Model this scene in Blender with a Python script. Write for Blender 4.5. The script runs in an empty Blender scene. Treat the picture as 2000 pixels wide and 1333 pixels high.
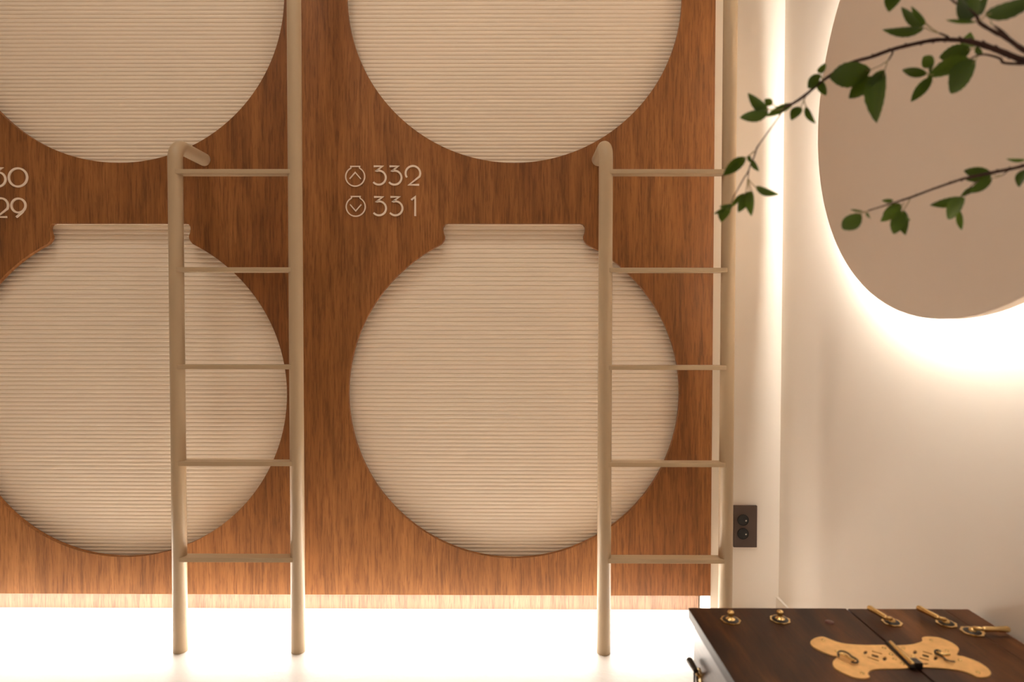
import bpy, bmesh, math, random
from math import sin, cos, pi, radians
from mathutils import Vector, Matrix
from mathutils.geometry import tessellate_polygon

# ---------------------------------------------------------------- camera, light, exposure
SC = bpy.context.scene
COL = SC.collection
F_PX, PITCH, YAW, ROLL, EYE = 1204.92, 0.0226, -0.0045, 0.0013, 0.95
fw = Vector((sin(YAW)*cos(PITCH), cos(YAW)*cos(PITCH), -sin(PITCH)))
rt0 = Vector((cos(YAW), -sin(YAW), 0)); up0 = rt0.cross(fw)
rt = cos(ROLL)*rt0 + sin(ROLL)*up0; up = -sin(ROLL)*rt0 + cos(ROLL)*up0
cam_d = bpy.data.cameras.new('camera'); cam = bpy.data.objects.new('camera', cam_d); COL.objects.link(cam)
cam_d.sensor_width = 36.0; cam_d.lens = F_PX*36.0/2000.0; cam_d.clip_start = 0.02
m = Matrix((rt, up, -fw)).transposed().to_4x4(); m.translation = Vector((0, 0, EYE)); cam.matrix_world = m
cam_d.dof.use_dof = True; cam_d.dof.focus_distance = 1.90; cam_d.dof.aperture_fstop = 2.8
SC.camera = cam
SC.view_settings.view_transform = 'Standard'; SC.view_settings.look = 'None'
SC.view_settings.exposure = 0.0; SC.view_settings.gamma = 1.0; SC.view_settings.use_curve_mapping = False
try: SC.cycles.use_denoising = True
except Exception: pass
SC.cycles.max_bounces = 10; SC.cycles.diffuse_bounces = 7

world = bpy.data.worlds.new('world'); SC.world = world; world.use_nodes = True
world.node_tree.nodes['Background'].inputs[0].default_value = (1.0, 0.88, 0.74, 1)
world.node_tree.nodes['Background'].inputs[1].default_value = 0.05

def area(name, loc, rot, sx, sy, power, color):
    d = bpy.data.lights.new(name, 'AREA'); d.shape = 'RECTANGLE'; d.size = sx; d.size_y = sy
    d.energy = power; d.color = color
    o = bpy.data.objects.new(name, d); COL.objects.link(o); o.location = loc; o.rotation_euler = rot
    return o
LED_W = 31.0      # strip light under the capsules
area('under_capsule_light', (-0.70, 1.976, 0.086), (-0.25, 0, 0), 2.60, 0.012, LED_W, (1.0, 0.945, 0.875))
CEIL = [(-1.1, 0.75), (0.1, 0.75), (-1.1, -0.9), (0.1, -0.9)]   # unseen fill lights added at the ceiling to brighten the room
CEIL_W = [7.6, 7.2, 2.8, 2.0]
for (cx, cy), wt in zip(CEIL, CEIL_W):
    area('added_ceiling_fill_light', (cx, cy, 3.13), (0, 0, 0), 0.42, 0.42, wt, (1.0, 0.89, 0.76))
HALO = 430.0        # strength of the strip behind the wall disc

# ---------------------------------------------------------------- helpers
def ray(px, py): return fw + rt*((px-1000.0)/F_PX) - up*((py-666.5)/F_PX)
def at(px, py, val, ax=1):
    """the point of the photograph's line of sight at the plane axis=val (metres)"""
    d = ray(px, py); o = Vector((0, 0, EYE)); return o + d*((val-o[ax])/d[ax])

def tag(o, label=None, cat=None, group=None, kind=None):
    if label: o['label'] = label
    if cat: o['category'] = cat
    if group: o['group'] = group
    if kind: o['kind'] = kind
    return o
def empty(name, loc=(0, 0, 0)):
    o = bpy.data.objects.new(name, None); COL.objects.link(o); o.location = loc; o.empty_display_size = 0.1
    return o
def link_mesh(name, me, mat, parent=None, smooth=False):
    if mat: me.materials.append(mat)
    o = bpy.data.objects.new(name, me); COL.objects.link(o)
    if parent is not None:
        o.parent = parent
        o.location = -Vector(parent_world(parent))
    if smooth:
        for p in me.polygons: p.use_smooth = True
    return o
def parent_world(p):
    v = Vector((0, 0, 0))
    while p is not None: v += p.location; p = p.parent
    return v
def from_bm(name, bm, mat, parent=None, smooth=False):
    bmesh.ops.recalc_face_normals(bm, faces=bm.faces)
    me = bpy.data.meshes.new(name); bm.to_mesh(me); bm.free()
    return link_mesh(name, me, mat, parent, smooth)
def box_bm(x0, x1, y0, y1, z0, z1, bev=0.0, bm=None, seg=2):
    b = bmesh.new()
    bmesh.ops.create_cube(b, size=1.0)
    for v in b.verts:
        v.co = Vector((x0+(v.co.x+.5)*(x1-x0), y0+(v.co.y+.5)*(y1-y0), z0+(v.co.z+.5)*(z1-z0)))
    if bev > 0: bmesh.ops.bevel(b, geom=b.edges[:], offset=bev, segments=seg, profile=.7, affect='EDGES')
    if bm is None: return b
    me = bpy.data.meshes.new('tmp'); b.to_mesh(me); b.free(); bm.from_mesh(me); bpy.data.meshes.remove(me)
    return bm
def box(name, dims, mat, parent=None, bev=0.0):
    return from_bm(name, box_bm(*dims, bev=bev), mat, parent)
def tube_bm(pts, radii, n=16, bm=None, caps=True, domed=False):
    bm = bm or bmesh.new()
    pts = [Vector(p) for p in pts]
    if not hasattr(radii, '__len__'): radii = [radii]*len(pts)
    T = []
    for i in range(len(pts)):
        a = pts[max(i-1, 0)]; b = pts[min(i+1, len(pts)-1)]; T.append((b-a).normalized())
    ref = Vector((0, 0, 1)) if abs(T[0].z) < .9 else Vector((1, 0, 0))
    nrm = T[0].cross(ref).normalized()
    rings = []
    P, R, TT = list(pts), list(radii), list(T)
    if domed:
        k = 4
        for e in (0, 1):
            idx = 0 if e == 0 else len(pts)-1; s = -1 if e == 0 else 1
            ex = []
            for j in range(1, k):
                a = j/k*pi/2; ex.append((pts[idx]+T[idx]*s*radii[idx]*sin(a)*0.6, radii[idx]*cos(a)))
            if e == 0:
                for q, r in ex: P.insert(0, q); R.insert(0, r); TT.insert(0, T[idx])
            else:
                for q, r in ex: P.append(q); R.append(r); TT.append(T[idx])
    for p, r, t in zip(P, R, TT):
        nrm = (nrm - t*nrm.dot(t)).normalized(); bn = t.cross(nrm)
        rings.append([bm.verts.new(p + (nrm*cos(2*pi*k/n)+bn*sin(2*pi*k/n))*r) for k in range(n)])
    for a, b in zip(rings, rings[1:]):
        for k in range(n): bm.faces.new((a[k], a[(k+1) % n], b[(k+1) % n], b[k]))
    if caps: bm.faces.new(rings[0][::-1]); bm.faces.new(rings[-1])
    return bm
def lathe_bm(prof, axis_o, axis_d, n=32, bm=None):
    """profile [(radius, distance along axis)]"""
    bm = bm or bmesh.new(); d = Vector(axis_d).normalized(); o = Vector(axis_o)
    ref = Vector((0, 0, 1)) if abs(d.z) < .9 else Vector((1, 0, 0))
    u = d.cross(ref).normalized(); w = d.cross(u); rings = []
    for r, h in prof:
        if r < 1e-6: rings.append([bm.verts.new(o+d*h)])
        else: rings.append([bm.verts.new(o+d*h+(u*cos(2*pi*k/n)+w*sin(2*pi*k/n))*r) for k in range(n)])
    for a, b in zip(rings, rings[1:]):
        for k in range(n):
            va = [a[k % len(a)], a[(k+1) % len(a)]]; vb = [b[(k+1) % len(b)], b[k % len(b)]]
            f = []
            for v in va+vb:
                if v not in f: f.append(v)
            if len(f) > 2:
                try: bm.faces.new(f)
                except ValueError: pass
    return bm
def plate_bm(loops, to3, thick_vec, bm=None):
    """flat plate with holes: loops of 2-D points; to3 maps 2-D to 3-D; thick_vec is the extrusion"""
    bm = bm or bmesh.new(); tv = Vector(thick_vec)
    tris = tessellate_polygon([[Vector((p[0], p[1], 0)) for p in l] for l in loops])
    flat = [p for l in loops for p in l]
    A = [bm.verts.new(to3(p)) for p in flat]; B = [bm.verts.new(Vector(to3(p))+tv) for p in flat]
    for t in tris:
        try:
            bm.faces.new([A[i] for i in t]); bm.faces.new([B[i] for i in reversed(t)])
        except ValueError: pass
    k = 0
    for l in loops:
        n = len(l)
        for i in range(n):
            a, b = k+i, k+(i+1) % n
            bm.faces.new((A[a], A[b], B[b], B[a]))
        k += n
    return bm
def smooth_loop(pts, sub=4, closed=True):
    """Catmull-Rom through the points"""
    n = len(pts); out = []
    for i in range(n if closed else n-1):
        g = lambda j: Vector(pts[j % n] if closed else pts[min(max(j, 0), n-1)])
        p0, p1, p2, p3 = g(i-1), g(i), g(i+1), g(i+2)
        for s in range(sub):
            t = s/sub
            out.append(0.5*((2*p1)+(p2-p0)*t+(2*p0-5*p1+4*p2-p3)*t*t+(3*p1-p0-3*p2+p3)*t**3))
    if not closed: out.append(Vector(pts[-1]))
    return out

# ---------------------------------------------------------------- materials
def new_mat(name, rough=0.5, metal=0.0, spec=0.5):
    mt = bpy.data.materials.new(name); mt.use_nodes = True
    b = mt.node_tree.nodes['Principled BSDF']
    b.inputs['Roughness'].default_value = rough; b.inputs['Metallic'].default_value = metal
    b.inputs['Specular IOR Level'].default_value = spec
    return mt, mt.node_tree, b
def coords(nt, scale):
    tc = nt.nodes.new('ShaderNodeTexCoord'); mp = nt.nodes.new('ShaderNodeMapping')
    mp.inputs['Scale'].default_value = scale; nt.links.new(tc.outputs['Object'], mp.inputs['Vector'])
    return mp.outputs['Vector']
def noise(nt, vec, scale, detail=4, rough=.55, dist=0):
    n = nt.nodes.new('ShaderNodeTexNoise'); n.inputs['Scale'].default_value = scale
    n.inputs['Detail'].default_value = detail; n.inputs['Roughness'].default_value = rough
    n.inputs['Distortion'].default_value = dist; nt.links.new(vec, n.inputs['Vector'])
    return n.outputs['Fac']
def ramp(nt, fac, stops):
    r = nt.nodes.new('ShaderNodeValToRGB'); e = r.color_ramp.elements
    e[0].position, e[0].color = stops[0][0], (*stops[0][1], 1)
    e[1].position, e[1].color = stops[-1][0], (*stops[-1][1], 1)
    for p, c in stops[1:-1]:
        x = e.new(p); x.color = (*c, 1)
    nt.links.new(fac, r.inputs['Fac']); return r.outputs['Color']
def mix(nt, a, b, fac, mode='MIX'):
    x = nt.nodes.new('ShaderNodeMix'); x.data_type = 'RGBA'; x.blend_type = mode
    for s, val in ((x.inputs[0], fac), (x.inputs[6], a), (x.inputs[7], b)):
        if hasattr(val, 'is_linked') or hasattr(val, 'links'): nt.links.new(val, s)
        else: s.default_value = val if not isinstance(val, tuple) else (*val, 1)
    return x.outputs[2]
def bump(nt, b, h, strength, dist):
    x = nt.nodes.new('ShaderNodeBump'); x.inputs['Strength'].default_value = strength
    x.inputs['Distance'].default_value = dist; nt.links.new(h, x.inputs['Height'])
    nt.links.new(x.outputs['Normal'], b.inputs['Normal'])

def plain(name, col, rough=.6, metal=0., spec=.5, var=.04, vscale=3., bmp=0.0, bscale=60):
    mt, nt, b = new_mat(name, rough, metal, spec)
    v = coords(nt, (1, 1, 1)); n = noise(nt, v, vscale, 4)
    lo = tuple(c*(1-var) for c in col); hi = tuple(min(1, c*(1+var)) for c in col)
    nt.links.new(ramp(nt, n, [(.3, lo), (.7, hi)]), b.inputs['Base Color'])
    if bmp: bump(nt, b, noise(nt, v, bscale, 3), bmp, .002)
    return mt

M_wall = plain('wall_paint', (.80, .73, .65), .75, spec=.25, var=.012, vscale=2.2, bmp=.06, bscale=25)
M_ceil = plain('ceiling_paint', (.66, .56, .45), .9, spec=.2)
M_floor = plain('polished_plaster_floor', (.78, .75, .71), .45, spec=.4, var=.03, vscale=7, bmp=.25, bscale=38)
M_disc = plain('disc_paint', (.70, .59, .49), .8, spec=.2, var=.02)
M_pil = plain('cream_board', (.80, .71, .59), .6, spec=.3, var=.02)
M_metal = plain('powder_coated_steel', (.52, .395, .255), .42, spec=.45, var=.03, vscale=6)
M_blind = plain('blind_fabric', (.95, .83, .69), .95, spec=.1, var=.02, vscale=1.5)
M_letter = plain('letter_acrylic', (.92, .78, .64), .5, spec=.4)
M_brass = plain('brushed_brass', (.86, .56, .24), .50, metal=.6, var=.10, vscale=60)
M_gilt = plain('polished_brass', (.80, .58, .26), .25, metal=1., var=.08, vscale=40)
M_iron = plain('blackened_iron', (.018, .012, .009), .45, metal=.3, var=.2, vscale=30)
M_socket = plain('brown_plastic_plate', (.070, .043, .033), .45, spec=.4)
M_socketb = plain('black_plastic', (.006, .006, .006), .25, spec=.5)
M_pin = plain('steel_contact', (.7, .68, .62), .2, metal=1.)
M_vase = plain('stoneware_glaze', (.16, .13, .11), .4, var=.1, vscale=10)
M_bark = plain('dark_bark', (.040, .015, .010), .7, spec=.3, var=.35, vscale=90, bmp=.4, bscale=220)
M_petiole = plain('green_stalk', (.24, .20, .07), .6, var=.1, vscale=60)
M_lampbody = plain('lamp_housing', (.7, .66, .6), .5)

def wood(name, cols, gscale, rough, spec, seed=0., horizontal=False, bmp=.12, spread=(.30, .50, .72)):
    mt, nt, b = new_mat(name, rough, 0, spec)
    tc = nt.nodes.new('ShaderNodeTexCoord')
    def mp(s, off=0.):
        q = nt.nodes.new('ShaderNodeMapping'); q.inputs['Scale'].default_value = s
        q.inputs['Location'].default_value = (seed+off, seed*.7, seed*.3+off)
        nt.links.new(tc.outputs['Object'], q.inputs['Vector']); return q.outputs['Vector']
    g = gscale
    def sc(a, l): return (a, l, a) if horizontal else (a, a, l)
    broad = noise(nt, mp(sc(3.2*g, .75*g)), 1.0, 3, .5, .6)
    fine = noise(nt, mp(sc(85*g, 5.5*g), 3.), 1.0, 5, .62, .5)
    pores = noise(nt, mp(sc(240*g, 16*g), 9.), 1.0, 3, .6, .2)
    cath = nt.nodes.new('ShaderNodeTexWave'); cath.wave_type = 'RINGS'; cath.rings_direction = 'Y' if not horizontal else 'Z'
    cath.inputs['Scale'].default_value = 3.0; cath.inputs['Distortion'].default_value = 5.5
    cath.inputs['Detail'].default_value = 3; cath.inputs['Detail Scale'].default_value = .8
    nt.links.new(mp(sc(1.5*g, .22*g), 5.), cath.inputs['Vector'])
    c1 = ramp(nt, broad, [(spread[0], cols[0]), (spread[1], cols[1]), (spread[2], cols[2])])
    dk = ramp(nt, fine, [(.36, (.62, .60, .58)), (.56, (1, 1, 1)), (.75, (1.18, 1.2, 1.22))])
    c2 = mix(nt, c1, dk, .75, 'MULTIPLY')
    c3 = mix(nt, c2, ramp(nt, cath.outputs['Fac'], [(.1, (.80, .77, .74)), (.5, (1, 1, 1))]), .45, 'MULTIPLY')
    c4 = mix(nt, c3, ramp(nt, pores, [(.38, (.55, .5, .48)), (.50, (1, 1, 1))]), .62, 'MULTIPLY')
    nt.links.new(c4, b.inputs['Base Color']); bump(nt, b, fine, bmp, .001)
    return mt
M_wood = wood('oak_veneer', [(.235, .083, .022), (.315, .124, .034), (.41, .172, .052)], 1.0, .5, .35)
M_plinth = wood('pale_oak', [(.098, .053, .031), (.112, .062, .037), (.128, .072, .044)], 1.0, .6, .3, seed=4)
M_chest = wood('lacquered_walnut', [(.024, .0070, .002), (.068, .022, .005), (.160, .062, .018)], 2.2, .42, .16, seed=2., horizontal=True, bmp=.05, spread=(.38, .50, .64))

M_side = wood('glossy_walnut_lit_side', [(.05, .022, .012), (.09, .042, .024), (.16, .08, .045)], 1.6, .30, .6, seed=3., horizontal=True, bmp=.05)  # same lacquer as the top, colour lightened for floor light reflected on the side
def leaf_mat(name, a, bcol):
    mt, nt, b = new_mat(name, .6, 0, .22)
    v = coords(nt, (1, 1, 1)); n = noise(nt, v, 30, 3)
    nt.links.new(ramp(nt, n, [(.3, a), (.7, bcol)]), b.inputs['Base Color'])
    tr = nt.nodes.new('ShaderNodeBsdfTranslucent'); tr.inputs[0].default_value = (.12, .20, .01, 1)
    ms = nt.nodes.new('ShaderNodeMixShader'); ms.inputs[0].default_value = .22
    out = nt.nodes['Material Output']
    nt.links.new(b.outputs[0], ms.inputs[1]); nt.links.new(tr.outputs[0], ms.inputs[2]); nt.links.new(ms.outputs[0], out.inputs[0])
    return mt
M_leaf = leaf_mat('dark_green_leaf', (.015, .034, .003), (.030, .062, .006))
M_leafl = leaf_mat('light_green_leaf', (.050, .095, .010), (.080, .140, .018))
M_vein = plain('leaf_vein', (.05, .085, .022), .6)

def emit_mat(name, col, s):
    mt, nt, b = new_mat(name, .6)
    b.inputs['Base Color'].default_value = (.8, .8, .8, 1)
    b.inputs['Emission Color'].default_value = (*col, 1); b.inputs['Emission Strength'].default_value = s
    return mt
M_halo = emit_mat('halo_strip_glow', (1.0, .94, .84), HALO)
M_diff = emit_mat('fill_diffuser_glow', (1.0, .90, .76), 1.5)

# ---------------------------------------------------------------- the room
KS = .94
XL, XR, YB, YBP, YF, ZC = -3.2, 0.934*KS, 2.164*KS, 2.164, -2.4, 3.2
def S(o): o['kind'] = 'structure'; return o
S(box('floor', (XL-.1, XR+.1, YF-.1, YBP+.1, -.1, 0), M_floor))
S(box('ceiling', (XL-.1, XR+.1, YF-.1, YBP+.1, ZC, ZC+.1), M_ceil))
S(from_bm('wall_back', box_bm(.6575, XR+.1, YB, YBP+.1, 0, ZC, bm=box_bm(XL-.1, .6575, YBP, YBP+.1, 0, ZC)), M_wall))
S(box('baseboard_right', (XR-.009, XR, YF, YB, 0, .055), M_wall, bev=.001))
S(box('wall_right', (XR, XR+.1, YF-.1, YB, 0, ZC), M_wall))
S(box('wall_left', (XL-.1, XL, YF-.1, YBP, 0, ZC), M_wall))
S(box('wall_front', (XL, XR, YF-.1, YF, 0, ZC), M_wall))

for i, (cx, cy) in enumerate(CEIL):  # square fixtures built around the added fill lights
    side = 'above the left' if cx < -.5 else 'above the right'
    row = 'near the capsule front' if cy > 0 else 'behind the camera'
    t = empty('added_ceiling_fill', (cx, cy, ZC)); tag(t, 'added square fill light %s of the room, %s' % (side, row), 'lamp', 'added ceiling fill lights')
    loops = [[(-.25, -.25), (.25, -.25), (.25, .25), (-.25, .25)], [(-.22, -.22), (.22, -.22), (.22, .22), (-.22, .22)]]
    from_bm('frame', plate_bm(loops, lambda p: Vector((cx+p[0], cy+p[1], ZC-.06)), (0, 0, .06)), M_lampbody, t)
    box('diffuser', (cx-.22, cx+.22, cy-.22, cy+.22, ZC-.05, ZC-.04), M_diff, t)

# ---------------------------------------------------------------- capsule front
YP, PX1, PZ0 = 1.948, 0.6243, 0.0948
PX0, PT = -2.02, 0.015
JR, JX, JDX = 0.5244, -0.0027, -1.2435
JZ = (0.7381, 1.990)
def jar_loop(cx, cz):
    """moon-jar outline: round body, waist, everted lip"""
    w = [(.2175, .5375), (.2090, .5375)]
    right = [(.2085, .5375), (.2172, .5350), (.2228, .5270), (.2238, .5180), (.2215, .5070), (.2182, .4985), (.2185, .4900), (.2225, .4818), (.2300, .4725)]
    a0 = math.atan2(.4725, .2300); pts = [Vector(p) for p in right]
    n = 120
    R0 = math.hypot(.2300, .4725)
    body = []
    a1 = -pi-a0+2*pi  # left end angle
    for i in range(1, n):
        a = a0 - (a0+(pi+a0)) * 0 - (i/n)*(2*pi-(pi-2*a0))
        k = min(i, n-i)/6.0
        r = JR if k >= 1 else R0+(JR-R0)*k
        body.append(Vector((r*cos(a), r*sin(a))))
    left = [Vector((-p.x, p.y)) for p in reversed(pts)]
    return [(cx+p.x, cz+p.y) for p in pts+body+left]
panel = empty('capsule_front_panel', (PX0, YP, PZ0))
tag(panel, 'oak veneer wall panel with jar-shaped openings across the sleeping capsules', 'wall panel')
loops = [[(PX0, PZ0), (PX1, PZ0), (PX1, 2.9), (PX0, 2.9)]]
for cx in (JX, JX+JDX):
    for cz in JZ: loops.append(jar_loop(cx, cz))
from_bm('veneer_board', plate_bm(loops, lambda p: Vector((p[0], YP, p[1])), (0, PT, 0)), M_wood, panel)
box('plinth', (PX0, .618, 2.054, 2.072, 0, PZ0+.02), M_plinth, panel)
box('underside_board', (PX0, .6235, YP+PT, 2.160, PZ0+.004, PZ0+.02), M_pil, panel)
box('end_board', (.6245, .656, YP+.004, 2.162, 0, 2.9), M_pil, panel, bev=.001)
box('top_board', (PX0, .6235, YP+PT, 2.160, 2.86, 2.9), M_pil, panel)
box('divider_board', (PX0, .6235, YP+PT, 2.160, 1.375, 1.390), M_pil, panel)
for cx in ((JX+JX+JDX)/2, JX+JDX*1.5+.02):
    box('divider_board', (cx-.01, cx+.01, YP+PT, 2.160, PZ0+.021, 2.858), M_pil, panel)
t = empty('light_strip', (-.7, 2.0, PZ0)); tag(t, 'slim light strip under the capsule front that floods the floor', 'light strip')
box('aluminium_channel', (-2.0, .60, 1.968, 1.990, PZ0-.004, PZ0+.0035), M_lampbody, t)

def make_blind(cx, cz, label):
    t = empty('pleated_blind', (cx, 1.99, cz-.54))
    tag(t, label, 'blind', 'pleated blinds behind the jar-shaped openings')
    ztop, zbot = cz+.5375+.012, cz-JR-.02
    zs = [ztop-.012]; z = zs[0]; bm = bmesh.new(); rows = []
    while z > zbot:
        f = (ztop-z)/(ztop-zbot); p = .0152-.0036*f
        for dz, dy in ((0, .0036), (.12, .0010), (.32, .0002), (.60, .0), (.88, .0010)):
            rows.append((z-p*dz, 1.982+dy))
        z -= p
    hw = .575
    prev = None; rnd = random.Random(int(cx*100+cz*10))
    for zz, yy in rows:
        r = []
        for k in range(9):
            x = cx-hw+2*hw*k/8
            r.append(bm.verts.new((x, yy+.0002*sin(x*9+zz*3), zz+.0003*sin(x*4+zz*7))))
        if prev:
            for k in range(8): bm.faces.new((prev[k], prev[k+1], r[k+1], r[k]))
        prev = r
    f = from_bm('pleated_fabric', bm, M_blind, t, smooth=False)
    box('head_rail', (cx-hw, cx+hw, 1.968, 1.998, ztop-.012, ztop+.016), M_blind, t, bev=.002)
    box('bottom_rail', (cx-hw, cx+hw, 1.972, 1.996, z-.006, z+.006), M_blind, t, bev=.002)
make_blind(JX, JZ[0], 'closed pleated cream blind in the jar-shaped opening below the number 331')
make_blind(JX, JZ[1], 'closed pleated cream blind in the round opening above the number 332')
make_blind(JX+JDX, JZ[0], 'closed pleated cream blind in the left opening below the number ending in 29')
make_blind(JX+JDX, JZ[1], 'closed pleated cream blind in the left opening above the number ending in 30')

# ---------------------------------------------------------------- numbers on the panel
def ribbon(pts, w, bm, y0=YP-.0035, th=.0035):
    pts = [Vector(p) for p in pts]; n = len(pts); L, R = [], []
    closed = (pts[0]-pts[-1]).length < 1e-6
    if closed: pts = pts[:-1]; n -= 1
    for i in range(n):
        a = pts[i-1] if (closed or i > 0) else None; b = pts[(i+1) % n] if (closed or i < n-1) else None
        d1 = (pts[i]-a).normalized() if a is not None else (b-pts[i]).normalized()
        d2 = (b-pts[i]).normalized() if b is not None else d1
        n1 = Vector((-d1.y, d1.x)); n2 = Vector((-d2.y, d2.x)); mm = (n1+n2)
        mm = mm.normalized() if mm.length > 1e-4 else n1
        k = min(1/max(mm.dot(n1), .25), 1.9)
        L.append(pts[i]+mm*w/2*k); R.append(pts[i]-mm*w/2*k)
    V = [[bm.verts.new((q.x, y, q.y)) for q in s] for s in (L, R) for y in (y0, y0+th)]
    Lf, Lb, Rf, Rb = V
    for i in range(n if closed else n-1):
        j = (i+1) % n
        for a, b in ((Lf, Rf), (Rf, Rb), (Rb, Lb), (Lb, Lf)): bm.faces.new((a[i], a[j], b[j], b[i]))
    if not closed:
        for i in (0, n-1): bm.faces.new((Lf[i], Rf[i], Rb[i], Lb[i]))
def arc(cx, cy, r, a0, a1, n=28, ry=None):
    ry = ry or r
    return [(cx+r*cos(radians(a0+(a1-a0)*i/n)), cy-ry*sin(radians(a0+(a1-a0)*i/n))) for i in range(n+1)]
def glyph(ch, x, y):
    """centre lines in units of the numeral drawing, y down, height about 390"""
    if ch == '3': return [[(x, y+18), (x+172, y+18), (x+52, y+108)] + arc(x+100, y+245, 140, 106, -140)]
    if ch == '2': return [arc(x+145, y+158, 146, 214, -28, 36) + [(x+70, y+388), (x+268, y+388)]]
    if ch == '1': return [[(x+50, y+78), (x+128, y+18), (x+128, y+398)]]
    if ch == '0': return [arc(x+190, y+205, 182, 90, 450, 44)]
    if ch == '9': return [arc(x+145, y+158, 140, 90, 450, 36), [(x+268, y+225), (x+225, y+290), (x+105, y+392)]]
def jar_icon(x, y, upw):
    r = 190
    o = [arc(x, y, r, 118, 422, 44)[i] for i in range(45)]
    a0 = 118; c = arc(x, y, r, a0, 360+62, 44)
    outline = [(x-88, y-205), (x-84, y-185)] + c + [(x+84, y-185), (x+88, y-205), (x-88, y-205)]
    s = -1 if upw else 1
    chev = [(x-112, y-s*45), (x, y+s*85), (x+112, y-s*45)]
    return outline, chev
def number_row(ox, oy, chars, upw, ix, label):
    """ox, oy: drawing units to photo pixels (10.256 per pixel)"""
    def P(q, ofs):
        v = at(ofs[0]+q[0]/10.256, ofs[1]+q[1]/10.256, YP); return (v.x, v.z)
    t = empty('room_number', tuple(at(ox+(chars[0][1])/10.256, oy+200/10.256, YP)))
    tag(t, label, 'room number', 'capsule numbers with arrows')
    W = .0064*10.256/10.256
    for ch, x, y in chars:
        bm = bmesh.new()
        for i, s in enumerate(glyph(ch, x, y)): ribbon([P(q, (ox, oy)) for q in s], .0058, bm, y0=YP-.0035-.0004*i)
        from_bm('digit', bm, M_letter, t)
    out, chev = jar_icon(ix[0], ix[1], upw)
    bm = bmesh.new(); ribbon([P(q, (ox, oy)) for q in out], .0036, bm); ic = from_bm('jar_symbol', bm, M_letter, t)
    bm = bmesh.new(); ribbon([P(q, (ox, oy)) for q in chev], .0034, bm); from_bm('arrow', bm, M_letter, t)
number_row(660, 310, [('3', 722, 140), ('3', 1036, 140), ('2', 1360, 140)], True, (350, 365), 'pale raised numeral 332 beside an up arrow in a jar outline')
number_row(660, 310, [('3', 727, 754), ('3', 1055, 754), ('1', 1422, 754)], False, (360, 968), 'pale raised numeral 331 beside a down arrow in a jar outline')
number_row(0, 310, [('3', -442, 175), ('3', -120, 175), ('0', 180, 175)], True, (-790, 400), 'pale raised numeral ending in 30 at the left edge, upper line')
number_row(0, 310, [('3', -437, 785), ('2', -120, 785), ('9', 235, 785)], False, (-780, 1000), 'pale raised numeral ending in 29 at the left edge, lower line')

# ---------------------------------------------------------------- ladders
LY, TR = 1.7806, 0.0200
def bend(x, ztop, xs, rb=.042, n=9):
    pts = [(x, LY, ztop-rb-.0)]
    for i in range(1, n+1):
        a = i/n*pi/2
        pts.append((x+xs*0, LY+rb*(1-cos(a)), ztop-rb+rb*sin(a)))
    return pts
def make_ladder(xs, xl, label):
    t = empty('capsule_ladder', ((xs+xl)/2, LY, 0)); tag(t, label, 'ladder', 'beige tube ladders hooked on the capsule front')
    zt = 1.474
    pts = [(xs, LY, 0.001), (xs, LY, .5), (xs, LY, 1.0)] + bend(xs, zt, 0) + [(xs, YP-.012, zt+.001), (xs, YP-.0005, zt+.001)]
    from_bm('rail', tube_bm(pts, [TR]*(len(pts)-1)+[TR], 28), M_metal, t, True).data.shade_smooth()
    zt2 = 2.45
    pts = [(xl, LY, 0.001), (xl, LY, .8), (xl, LY, 1.6)] + bend(xl, zt2, 0) + [(xl, YP-.0005, zt2)]
    o = from_bm('rail', tube_bm(pts, TR, 28), M_metal, t, True)
    for i in range(5):
        zc = .2778+.2792*i - .002
        box('rung', (xs+.008, xl-.008, LY-.0192, LY+.0170, zc-.0065, zc+.0065), M_metal, t, bev=.003)
    return t
make_ladder(-.9770, -.6320, 'left beige steel tube ladder, standing just left of the numbers 332 and 331')
make_ladder(.2605, .6130, 'beige steel tube ladder on the right, nearest the wooden chest and the wall socket')

# ---------------------------------------------------------------- wall disc with its halo
DX = lambda x: x*KS
DC, DR = (1.2552*KS, EYE+.5518*KS), .5349*KS
disc = empty('wall_disc', (XR, DC[0], DC[1])); tag(disc, 'large round beige wall disc glowing behind its rim, beside the leafy branches', 'wall light')
prof = [(0, 0), (DR-.001, 0), (DR, .001), (DR, .0252), (DR-.001, .0262), (0, .0262)]
from_bm('face_disc', lathe_bm(prof, (DX(.8700), *DC), (1, 0, 0), 160), M_disc, disc)
bm = bmesh.new(); n = 120; r0 = DR-.044
rings = []
for (r, x) in ((r0, .8443), (r0+.004, .8443), (r0+.004, .8485), (r0, .8485)):
    rings.append([bm.verts.new((x, DC[0]+r*cos(2*pi*k/n), DC[1]+r*sin(2*pi*k/n))) for k in range(n)])
for q in range(4):
    a, b = rings[q], rings[(q+1) % 4]
    for k in range(n): bm.faces.new((a[k], a[(k+1) % n], b[(k+1) % n], b[k]))
from_bm('light_band', bm, M_halo, disc)
from_bm('mounting_spacer', lathe_bm([(0, 0), (.2, 0), (.2, .0335), (0, .0335)], (.8443, *DC), (1, 0, 0), 48), M_lampbody, disc)

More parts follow.
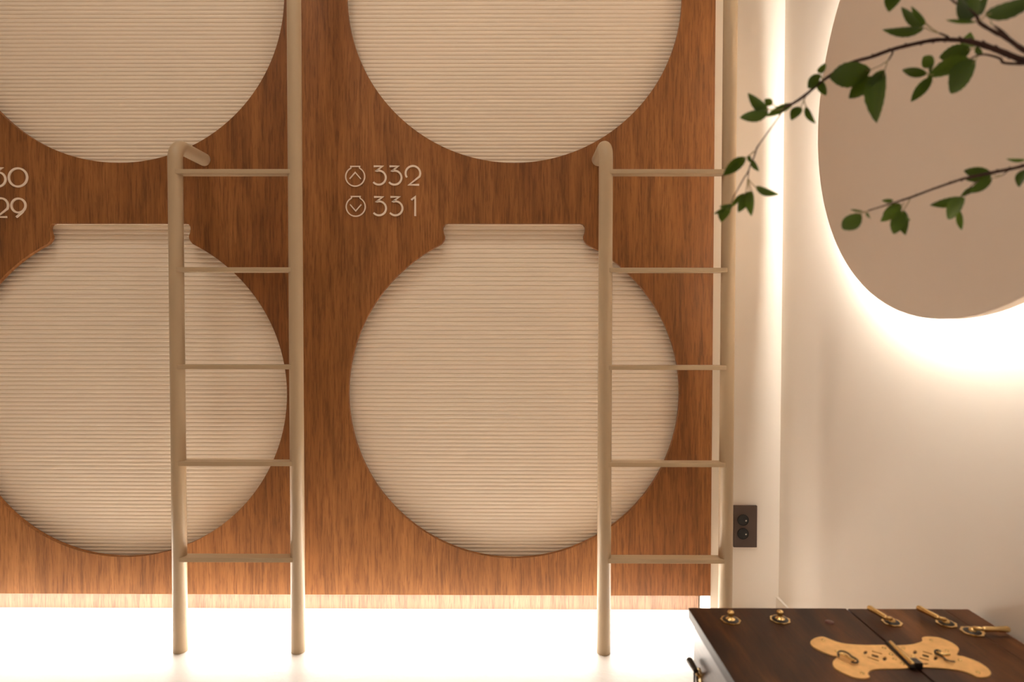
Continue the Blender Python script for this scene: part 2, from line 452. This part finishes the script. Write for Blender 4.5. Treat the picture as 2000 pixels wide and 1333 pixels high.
# ---------------------------------------------------------------- wall socket
sp = empty('wall_socket', (.811*KS, YB, .292)); tag(sp, 'dark brown double wall socket plate right of the ladder', 'socket')
sx0, sx1, sz0, sz1 = .7705*KS, .8513*KS, EYE-.7733*KS, EYE-.6263*KS
box('cover_plate', (sx0, sx1, YB-.010, YB, sz0, sz1), M_socket, sp, bev=.0015)
for cz in (EYE-.6761*KS, EYE-.7243*KS):
    c = (.8018*KS, YB-.0100, cz)
    o = from_bm('socket_insert', lathe_bm([(.0188, 0), (.0188, -.0020), (.0176, -.0023), (.0168, -.0006), (0, -.0006)], (c[0], YB-.0102, cz), (0, 1, 0), 36), M_socketb, sp)
    for dx in (-.0095, .0095):
        p = from_bm('contact', lathe_bm([(0, 0), (.0026, 0), (.0026, .002), (0, .002)], (c[0]+dx, YB-.0118, cz-.002), (0, 1, 0), 12), M_pin if dx > 0 else M_socketb, sp)

# ---------------------------------------------------------------- wooden chest
ZT, CX0, CX1, CY1, CY0, SX = EYE-.5661*KS, .3508*KS, .9134*KS, 1.2346*KS, .640, .6695*KS
chest = empty('wooden_chest', ((CX0+CX1)/2, (CY0+CY1)/2, 0)); tag(chest, 'low dark lacquered wooden chest with brass fittings on top, in the right corner', 'chest')
box('body', (CX0+.009, CX1-.006, CY0+.008, CY1-.006, .04, ZT-.0205), M_side, chest, bev=.002)
from_bm('base_moulding', box_bm(CX0+.004, CX1-.003, CY0+.003, CY1-.003, 0, .04, bev=.003), M_chest, chest)
box('top_leaf', (CX0, SX-.0014, CY0, CY1, ZT-.020, ZT), M_chest, chest, bev=.0022)
box('top_leaf', (SX+.0018, CX1-.047, CY0, CY1-.0012, ZT-.020, ZT-.0002), M_chest, chest, bev=.0018)
box('edge_board', (CX1-.0465, CX1, CY0, CY1-.0012, ZT-.020, ZT-.0004), M_chest, chest, bev=.0018)

def T(px, py, z=ZT): return at(px, py, z, 2)
def Tl(pts, ox, oy, k, z=ZT): return [(lambda v: (v.x, v.y))(T(ox+x/k, oy+y/k, z)) for x, y in pts]
L_out = [(450,150),(380,133),(290,148),(225,180),(190,222),(212,275),(280,325),(380,375),(480,415),(560,443),(625,452),(606,488),(562,535),(553,588),(590,648),(680,702),(800,757),(920,800),(1040,814),(1125,806),(1155,782),(1128,745),(1136,712),(1185,680),(1280,658),(1500,652),(1700,648),(1815,632)]
L_seam = [(1815,632),(1640,470),(1500,330),(1430,268)]
L_top = [(1430,268),(1300,268),(1100,270),(900,262),(750,246),(620,216),(530,182)]
def dens(p): return [tuple(v) for v in smooth_loop([(*q, 0) for q in p], 3, False)]
def d2(p): return [(v[0], v[1]) for v in dens(p)]
Lplate = d2(L_out)[:-1] + L_seam[:-1] + d2(L_top)
R_top = [(-70,275),(0,272),(120,265),(220,250),(310,222),(352,192),(338,155),(400,133),(520,135),(640,155),(760,198),(860,250),(920,300),(942,345),(922,385),(908,428),(960,446),(1000,452),(1100,486),(1200,522),(1300,570),(1400,640),(1452,700),(1460,742),(1410,782),(1310,796),(1220,780),(1140,742),(1040,702),(900,672),(700,647),(500,632),(300,622)]
Rplate = d2(R_top)[:-1] + [(300,622),(150,480),(0,340)]
def ell(cx, cy, rx, ry, ang=0, n=14):
    return [(cx+rx*cos(2*pi*i/n)*cos(ang)-ry*sin(2*pi*i/n)*sin(ang), cy+rx*cos(2*pi*i/n)*sin(ang)+ry*sin(2*pi*i/n)*cos(ang)) for i in range(n)]
def slot(x0, y0, x1, y1, w):
    return [(x0, y0-w), (x1, y1-w), (x1+4, y1+w), (x0+4, y0+w)]
LH = [ell(1085,392,34,26,-.5), ell(1400,497,36,27,-.6), slot(1192,372,1355,416,9), slot(1186,436,1295,464,19), slot(1118,468,1300,528,9)]
RH = [ell(226,390,34,27,-.5), ell(560,488,36,27,-.6), slot(350,378,500,420,9), slot(345,432,448,462,19), slot(296,482,448,520,9), ell(398,578,48,14,0)]
def brass_plate(out, holes, ox, label):
    lo = [Tl(out, ox, 1230, 8.3333)] + [Tl(h, ox, 1230, 8.3333) for h in holes]
    o = from_bm('ornamental_plate', plate_bm(lo, lambda p: Vector((p[0], p[1], ZT)), (0, 0, .0016)), M_brass, chest)
    o['label'] = label; return o
pl = brass_plate(Lplate, LH, 1560, 'pierced brass plate on the left leaf')
pr = brass_plate(Rplate, RH, 1760, 'pierced brass plate on the right leaf')
def sub(name, bm, mat, par, smooth=True):
    return from_bm(name, bm, mat, par, smooth)
for ps, ox, par in (([(400,190),(620,376),(1385,320),(1500,425),(1690,575),(1035,733),(1555,500)], 1560, pl), ([(490,195),(740,368),(960,518),(1250,722),(35,330),(200,455)], 1760, pr)):
    for x, y in ps:
        c = T(ox+x/8.333, 1230+y/8.333)
        sub('rivet', lathe_bm([(.0032, .0014), (.0030, .0022), (.0018, .0031), (0, .0034)], (c.x, c.y, ZT), (0, 0, 1), 12), M_gilt, par)
def ring_pull(path, ox, par, post):
    pts = [T(ox+x/8.333, 1230+y/8.333, ZT+.0045) for x, y in path]
    sub('ring_pull', tube_bm(smooth_loop([tuple(p) for p in pts], 4, False), .0013, 8, domed=True), M_iron, par)
    q = [T(ox+x/8.333, 1230+y/8.333, ZT+.0065) for x, y in post]
    sub('pull_bar', tube_bm(smooth_loop([tuple(p) for p in q], 4, False), .0024, 10, domed=True), M_gilt, par)
ring_pull([(650,440),(640,385),(670,355),(740,362),(810,395),(860,440),(930,480),(965,520),(930,545),(860,530)], 1560, pl, [(665,395),(760,425),(820,465),(895,500)])
ring_pull([(640,360),(600,340),(555,350),(560,385),(620,420),(690,455),(720,490),(780,515),(870,525)], 1760, pr, [(600,375),(660,405),(740,415),(780,410)])
# hasp rod along the seam, with its iron keeper
a, b = T(1739.5, 1256, ZT+.007), T(1783, 1298, ZT+.007)
hasp = from_bm('hasp_rod', tube_bm([a, b], .0035, 14, domed=True), M_gilt, chest, True)
a, b = T(1732.5, 1257, ZT+.003), T(1784, 1306, ZT+.003)
from_bm('seam_shadow_bar', tube_bm([a, b], .0040, 10), M_iron, chest, True)  # dark bar put where a shadowed gap runs left of the rod
k = T(1789, 1303, ZT)
from_bm('hasp_keeper', box_bm(k.x-.006, k.x+.006, k.y-.008, k.y+.008, ZT, ZT+.010, bev=.0015), M_iron, chest)

def rosette(c, R, up_d=(0, 0, 1), rot=0., sx=Vector((1, 0, 0)), sy=Vector((0, 1, 0))):
    """eight-lobed base plate"""
    pts = []
    for i in range(64):
        a = 2*pi*i/64; r = R*(.90+.10*abs(cos(4*a/1.0+rot))); pts.append((r*cos(a), r*sin(a)))
    return plate_bm([pts], lambda p: Vector(c)+sx*p[0]+sy*p[1], Vector(up_d)*.0022)
def knob(px, py):
    c = T(px, py)
    o = from_bm('knob', lathe_bm([(.0085, .0040), (.0070, .0055), (.0045, .0070), (.0038, .0095), (.0050, .0120), (.0062, .0148), (.0048, .0180), (0, .0190)], (c.x, c.y, ZT), (0, 0, 1), 24), M_gilt, chest, True)
    from_bm('back_plate', rosette((c.x, c.y, ZT), .0178, rot=px), M_gilt, o)
    from_bm('collar', lathe_bm([(.0145, .0022), (.0138, .0034), (.0085, .0040)], (c.x, c.y, ZT), (0, 0, 1), 24), M_iron, o, True)
knob(1427, 1213.5); knob(1523.5, 1212.5)
def barrel(p0, p1, pc, R):
    a, b = T(*p0, ZT+.0125), T(*p1, ZT+.0125); c = T(*pc)
    o = from_bm('barrel_handle', tube_bm([a, a.lerp(b, .06), a.lerp(b, .5), a.lerp(b, .94), b], [.0048, .0055, .0045, .0047, .0040], 18, domed=True), M_gilt, chest, True)
    from_bm('back_plate', rosette((c.x, c.y, ZT), R, rot=pc[0]), M_gilt, o)
    from_bm('collar', lathe_bm([(R*.74, .0022), (R*.70, .0032), (R*.35, .0036)], (c.x, c.y, ZT), (0, 0, 1), 24), M_iron, o, True)
    e = b.lerp(Vector((c.x, c.y, ZT+.008)), .8)
    from_bm('swivel', tube_bm([b, e, Vector((c.x, c.y, ZT+.002))], [.003, .0036, .0040], 10), M_gilt, o, True)
    from_bm('stud', lathe_bm([(.0062, .0022), (.0060, .0055), (.0035, .0085), (0, .0092)], (c.x, c.y, ZT), (0, 0, 1), 18), M_gilt, o, True)
barrel((1698, 1188), (1731, 1208), (1742, 1217.5), .0170)
barrel((1794, 1188), (1833, 1208), (1848, 1219.5), .0170)
barrel((1969, 1230), (1921, 1230), (1899, 1236), .0185)
c = T(1620, 1217)
o = from_bm('wood_plug', lathe_bm([(.0075, 0), (.0072, .0016), (.004, .0026), (0, .0028)], (c.x, c.y, ZT), (0, 0, 1), 20), plain('reddish_wood', (.11, .035, .025), .4), chest, True)
o['label'] = 'reddish round plug where a knob is missing'
# carrying handle on the left side
hx = CX0+.009
a, b, c = at(1347, 1291, hx-.0125, 0), at(1359, 1311, hx-.0125, 0), at(1366, 1325, hx, 0)
o = from_bm('side_handle', tube_bm([a, a.lerp(b, .5), b], [.0062, .0054, .0046], 16, domed=True), M_iron, chest, True)
from_bm('back_plate', rosette((hx-.0022, c.y, c.z), .0175, (1, 0, 0), sx=Vector((0, 1, 0)), sy=Vector((0, 0, 1))), M_gilt, o)
from_bm('swivel', tube_bm([b, b.lerp(c, .6), c], .0034, 10), M_gilt, o, True)
rr = [Vector((hx-.004-.003*sin(i/20*pi), c.y+.002+.016*cos(2*pi*i/20), c.z-.006+.016*sin(2*pi*i/20))) for i in range(21)]
from_bm('ring', tube_bm(rr, .0016, 8, caps=False), M_iron, o, True)

# ---------------------------------------------------------------- vase and branches
VX, VY = .785, .745
vase = empty('vase', (VX, VY, ZT)); tag(vase, 'dark stoneware vase of leafy branches, standing on the chest beyond the right edge', 'vase')
prof = [(0, 0), (.040, 0), (.046, .004), (.056, .05), (.058, .10), (.050, .16), (.032, .205), (.026, .225), (.031, .240), (.028, .240), (.022, .225), (.026, .205), (.043, .16), (.050, .10), (.045, .03), (0, .02)]
from_bm('vessel', lathe_bm(prof, (VX, VY, ZT), (0, 0, 1), 40), M_vase, vase, True)

rnd = random.Random(7)
def leaf_bm(base, tip, wid, tilt, fold=.14, curl=.08, serr=True):
    """one blade: pointed oval with midrib fold; tilt turns it about its own axis"""
    bm = bmesh.new(); ax = tip-base; L = ax.length; ax.normalize()
    view = Vector((0, 1, 0)) if abs(ax.y) < .9 else Vector((0, 0, 1))
    side = ax.cross(view).normalized(); nrm = side.cross(ax).normalized()
    s2 = side*cos(tilt)+nrm*sin(tilt); n2 = -side*sin(tilt)+nrm*cos(tilt)
    N = 14; rows = []
    for i in range(N+1):
        t = i/N
        w = (sin(pi*min(1, t**.82))**.78)*(1-.10*t) if 0 < t < 1 else 0
        if serr and 0 < i < N: w *= 1+.035*(1 if i % 2 else -1)
        w *= wid/2
        mid = base+ax*L*t+n2*(curl*L*(sin(pi*t)*.6-t*t*.5))
        r = [mid]
        if w > 0:
            r = [mid-s2*w+n2*w*fold*2, mid-s2*w*.5+n2*w*fold*.8, mid, mid+s2*w*.5+n2*w*fold*.8, mid+s2*w+n2*w*fold*2]
        rows.append([bm.verts.new(p) for p in r])
    for a, b in zip(rows, rows[1:]):
        if len(a) == 1:
            for k in range(4): bm.faces.new((a[0], b[k+1], b[k]))
        elif len(b) == 1:
            for k in range(4): bm.faces.new((a[k], a[k+1], b[0]))
        else:
            for k in range(4): bm.faces.new((a[k], a[k+1], b[k+1], b[k]))
    return bm
def atk(px, py, d): return at(px, py, d*KS)
def make_branch(label, stem, twigs, leaves, root):
    """stem/twigs: lists of (px, py, depth, radius mm); leaves: (base, tip, width px, depth, light?, petiole start)"""
    t = empty('leafy_branch', (VX, VY, ZT+.03)); tag(t, label, 'branch', 'leafy branches arching from the vase')
    p = [atk(x, y, d) for x, y, d, r in stem]; rr = [r*.00122 for *_, r in stem]
    full = [Vector(q) for q in root] + p
    rad = [.0036]*len(root) + rr
    sm = smooth_loop([tuple(q) for q in full], 5, False)
    R = []
    for i in range(len(sm)):
        k = i/5; j = min(int(k), len(rad)-2); R.append((rad[j]+(rad[j+1]-rad[j])*(k-j))*(1+.10*rnd.uniform(-1, 1)))
    bm = tube_bm(sm, R, 10)
    for i in range(6*len(root), len(sm)-2, 4):      # bud nodes along the wood
        n = sm[i]; d = (sm[i+1]-sm[i]).normalized(); s = 1 if rnd.random() > .5 else -1
        tube_bm([n, n+Vector((0, 0, s))*R[i]*1.5+d*R[i]*1.4], [R[i]*.8, R[i]*.25], 7, bm)
    from_bm('stem', bm, M_bark, t, True)
    for tw in twigs:
        mat = M_bark
        q = [atk(x, y, d) for x, y, d, r in tw]; from_bm('twig', tube_bm(smooth_loop([tuple(v) for v in q], 4, False), [tw[0][3]*.001+(tw[-1][3]-tw[0][3])*.001*i/(4*(len(q)-1)) for i in range(4*(len(q)-1)+1)], 8), mat, t, True)
    for lf in leaves:
        (bx, by), (tx, ty), w, d, light = lf[:5]
        dd = rnd.uniform(-.018, .018)
        base = atk(bx, by, d); tip = atk(tx, ty, d+dd)
        tilt = rnd.uniform(.15, .45)*(1 if rnd.random() > .5 else -1)
        wid = w*d*KS*1.12/F_PX/cos(tilt)*1.02
        o = from_bm('leaf', leaf_bm(base, tip, wid, tilt, serr=w > 12), M_leafl if light else M_leaf, t, True)
        axm = (tip-base)
        v = [base.lerp(tip, k/5)+Vector((0, -.0012, 0)) for k in range(5)]
        if len(lf) > 5 and lf[5]:
            s = atk(lf[5][0], lf[5][1], d); mid = s.lerp(base, .5)+Vector((0, 0, -.001))
            from_bm('petiole', tube_bm([s, mid, base, base.lerp(tip, .12)], [.0007, .0006, .0006, .0004], 6), M_petiole, o, True)
D = .86
main_stem = [(2060,150,.82,3.6),(2010,124,.83,3.4),(1970,107,.84,3.2),(1940,95,.845,3.0),(1908,84.5,.85,2.8),(1880,79,.855,2.4),(1844,77.5,.86,2.2),(1817,79.5,.865,2.1),(1781,87,.87,2.0),(1740,97.5,.875,2.0),(1700,112,.88,1.9),(1660,124,.885,1.8),(1605,159,.89,1.7),(1574,185,.895,1.6),(1551,201,.90,1.5),(1532,211,.90,1.2),(1521,229,.90,.8),(1503,254,.90,.75),(1485,279,.90,.75),(1478,290,.90,.9),(1473,306,.90,.8),(1466,321,.90,.8),(1461.5,335,.90,.8),(1452,350,.90,.7),(1441,370,.90,.6),(1433,384,.90,.7),(1428.5,397,.90,.5)]
mt = [
 [(1998,125,.835,2.0),(1961,123,.84,1.7),(1953,114,.842,1.6),(1925,106.5,.845,1.6),(1908,109,.85,1.4),(1896,115,.85,.9)],
 [(1741,98,.875,1.5),(1743,104,.87,1.2),(1734.5,118.5,.87,.9)],
 [(1853,77,.86,1.9),(1850,71.5,.855,1.6),(1835,65,.85,1.0)],
 [(1462.5,333,.90,.9),(1461,350,.90,.45)],
 [(1574,187,.895,.8),(1570,195,.895,.5)],
]
ml = [
 ((1806,54),(1722.5,60.5),24,.85,0,(1834,65)), ((1808,47),(1757.5,15),27,.86,0,(1834,65)), ((1809,46),(1778,12),9,.85,1,(1834,65)),
 ((1893,92),(1895,64),24,.88,1,None), ((1897,96),(1833,113),30,.88,0,(1908,92)), ((1894,114),(1809,150),27,.85,1,(1905,111)),
 ((1906,117),(1853,184),42,.84,0,(1909,110)), ((1824,128),(1801.5,111),20,.86,1,None), ((1812,144),(1760.5,137),16,.86,0,(1823,146)),
 ((1821,149),(1778,200),19,.86,0,None), ((1820,150),(1824.8,164),3,.86,0,None), ((1824,125),(1814,146),9,.86,0,None), ((1916,107),(1907,89),11,.86,0,None),
 ((1702,136),(1617,153),43,.88,0,(1734,119)), ((1709,152),(1656,192.5),28,.885,0,(1722,140)), ((1728,137),(1707.7,242),50,.87,0,(1733,119)),
 ((1727,136),(1697,170),18,.88,1,None),
 ((1606.5,144),(1610,123),20,.885,1,(1606,158)), ((1603,145),(1576.5,173),19,.885,0,(1606,158)), ((1606,157),(1612,188),21,.895,0,None),
 ((1564,209),(1545,235),20,.90,0,(1570,195)), ((1574,208),(1592,242.5),15,.90,0,(1570,195)),
 ((1502,214),(1458.5,183),25,.90,0,(1530,213)), ((1501,214),(1443.5,233),24,.895,0,(1530,213)), ((1509,204),(1493,194),12,.905,1,(1527,213)), ((1550,203),(1494,228),14,.905,1,None),
 ((1457,307.5),(1412,343),21,.90,0,(1472,296)), ((1469,311),(1481.5,336),12,.90,0,None), ((1463,303),(1467,319),9,.90,0,(1474,295)),
 ((1476,365.5),(1521,381),16,.90,0,(1461,349)), ((1468,372),(1466.5,423),19,.895,1,(1461,350)), ((1463,374),(1441.5,416),17,.90,0,(1460,350)), ((1456,378),(1426,406),10,.90,1,(1461,350)),
 ((1421,406),(1409,434),22,.90,1,(1428,398)), ((1416,407),(1394,418.5),7,.90,0,None), ((1428,400),(1404,405),8,.90,0,None), ((1428,398),(1424,410),10,.90,0,None)]
rootA = [(VX, VY, ZT+.024), (VX, VY, ZT+.24), (.755, .750, .85), (.715, .755, 1.11), (.695, .765, 1.26)]
make_branch('long dark branch arching down to the left as far as the right ladder', main_stem, mt, ml, rootA)
up_stem = [(2060,125,.80,2.6),(2000,98,.80,2.3),(1967,75,.80,2.2),(1940,61,.80,1.8),(1914,45,.80,1.8),(1906,30,.80,1.4),(1885,15,.80,1.2),(1866,6,.80,1.0),(1852,-8,.80,.9)]
ut = [[(1967,73,.80,2.4),(1955,60,.80,1.4),(1941,50,.80,.9)]]
ul = [((1905,30),(1868,-8),34,.80,0,None), ((1904,33),(1866,12),26,.80,0,None), ((1907,30),(1909,-18),30,.80,1,None), ((1911,30),(1930,-14),15,.80,0,None),
 ((1924,31),(2034,-8),32,.79,0,(1912,40)), ((1908,43),(1845,39.5),7,.80,1,None), ((1757,-20),(1735,23.5),32,.85,0,(1790,-30)), ((1905,31),(1885,-12),28,.805,0,None), ((1941,50),(1933,38),3,.80,1,None)]
rootB = [(VX+.006, VY-.004, ZT+.024), (VX+.004, VY, ZT+.24), (.77, .742, .90), (.725, .742, 1.15), (.695, .745, 1.27)]
make_branch('upper branch with broad blurred leaves at the top right corner', up_stem, ut, ul, rootB)
low_stem = [(2070,305,.83,2.2),(2000,324,.84,1.9),(1970,331,.845,1.8),(1937,337.5,.85,1.6),(1889,347.5,.855,1.5),(1858,357,.86,1.3),(1815,372,.865,1.1),(1778,386,.87,1.1),(1745,396.5,.87,.9),(1695,412,.87,.7)]
lt = [[(1970,332,.845,1.1),(1966,336,.845,.8),(1958,343,.845,.6)], [(1912,352,.85,.9),(1896,364,.85,.7),(1885,384,.85,.5)]]
ll = [((1682,417),(1644.5,450),27,.87,0,(1694,412)), ((1687,414),(1659,409),4,.87,1,(1695,412)), ((1695,415),(1701,429),10,.87,0,None),
 ((1762,401),(1719,434),18,.87,1,(1765,396)), ((1760,399),(1723,419),13,.875,1,None), ((1745,392),(1722,392),8,.87,1,None), ((1764,411),(1744.5,459),22,.87,0,(1778,388)),
 ((1764,411),(1767.5,460),20,.88,0,None), ((1762,416),(1778,432),14,.88,1,None), ((1938,341),(1881,333.5),20,.86,0,(1957,343)), ((1938,348),(1893,378),17,.86,0,(1957,343)), ((1937,345),(1886,352),14,.865,0,None), ((1905,366),(1876,384),11,.86,0,None),
 ((1884,386),(1815.5,402.5),18,.85,0,None), ((1885,387),(1848,429),31,.85,1,None), ((1874,411),(1877.5,451),11,.855,1,None), ((2004,312),(1964,311.5),8,.84,1,None), ((2008,330),(1989,366),26,.83,0,None)]
rootC = [(VX-.005, VY+.006, ZT+.024), (VX-.004, VY+.002, ZT+.24), (.765, .755, .80), (.735, .77, 1.0), (.712, .775, 1.14)]
make_branch('lower short branch crossing the beige wall disc with small leaf clusters', low_stem, lt, ll, rootC)
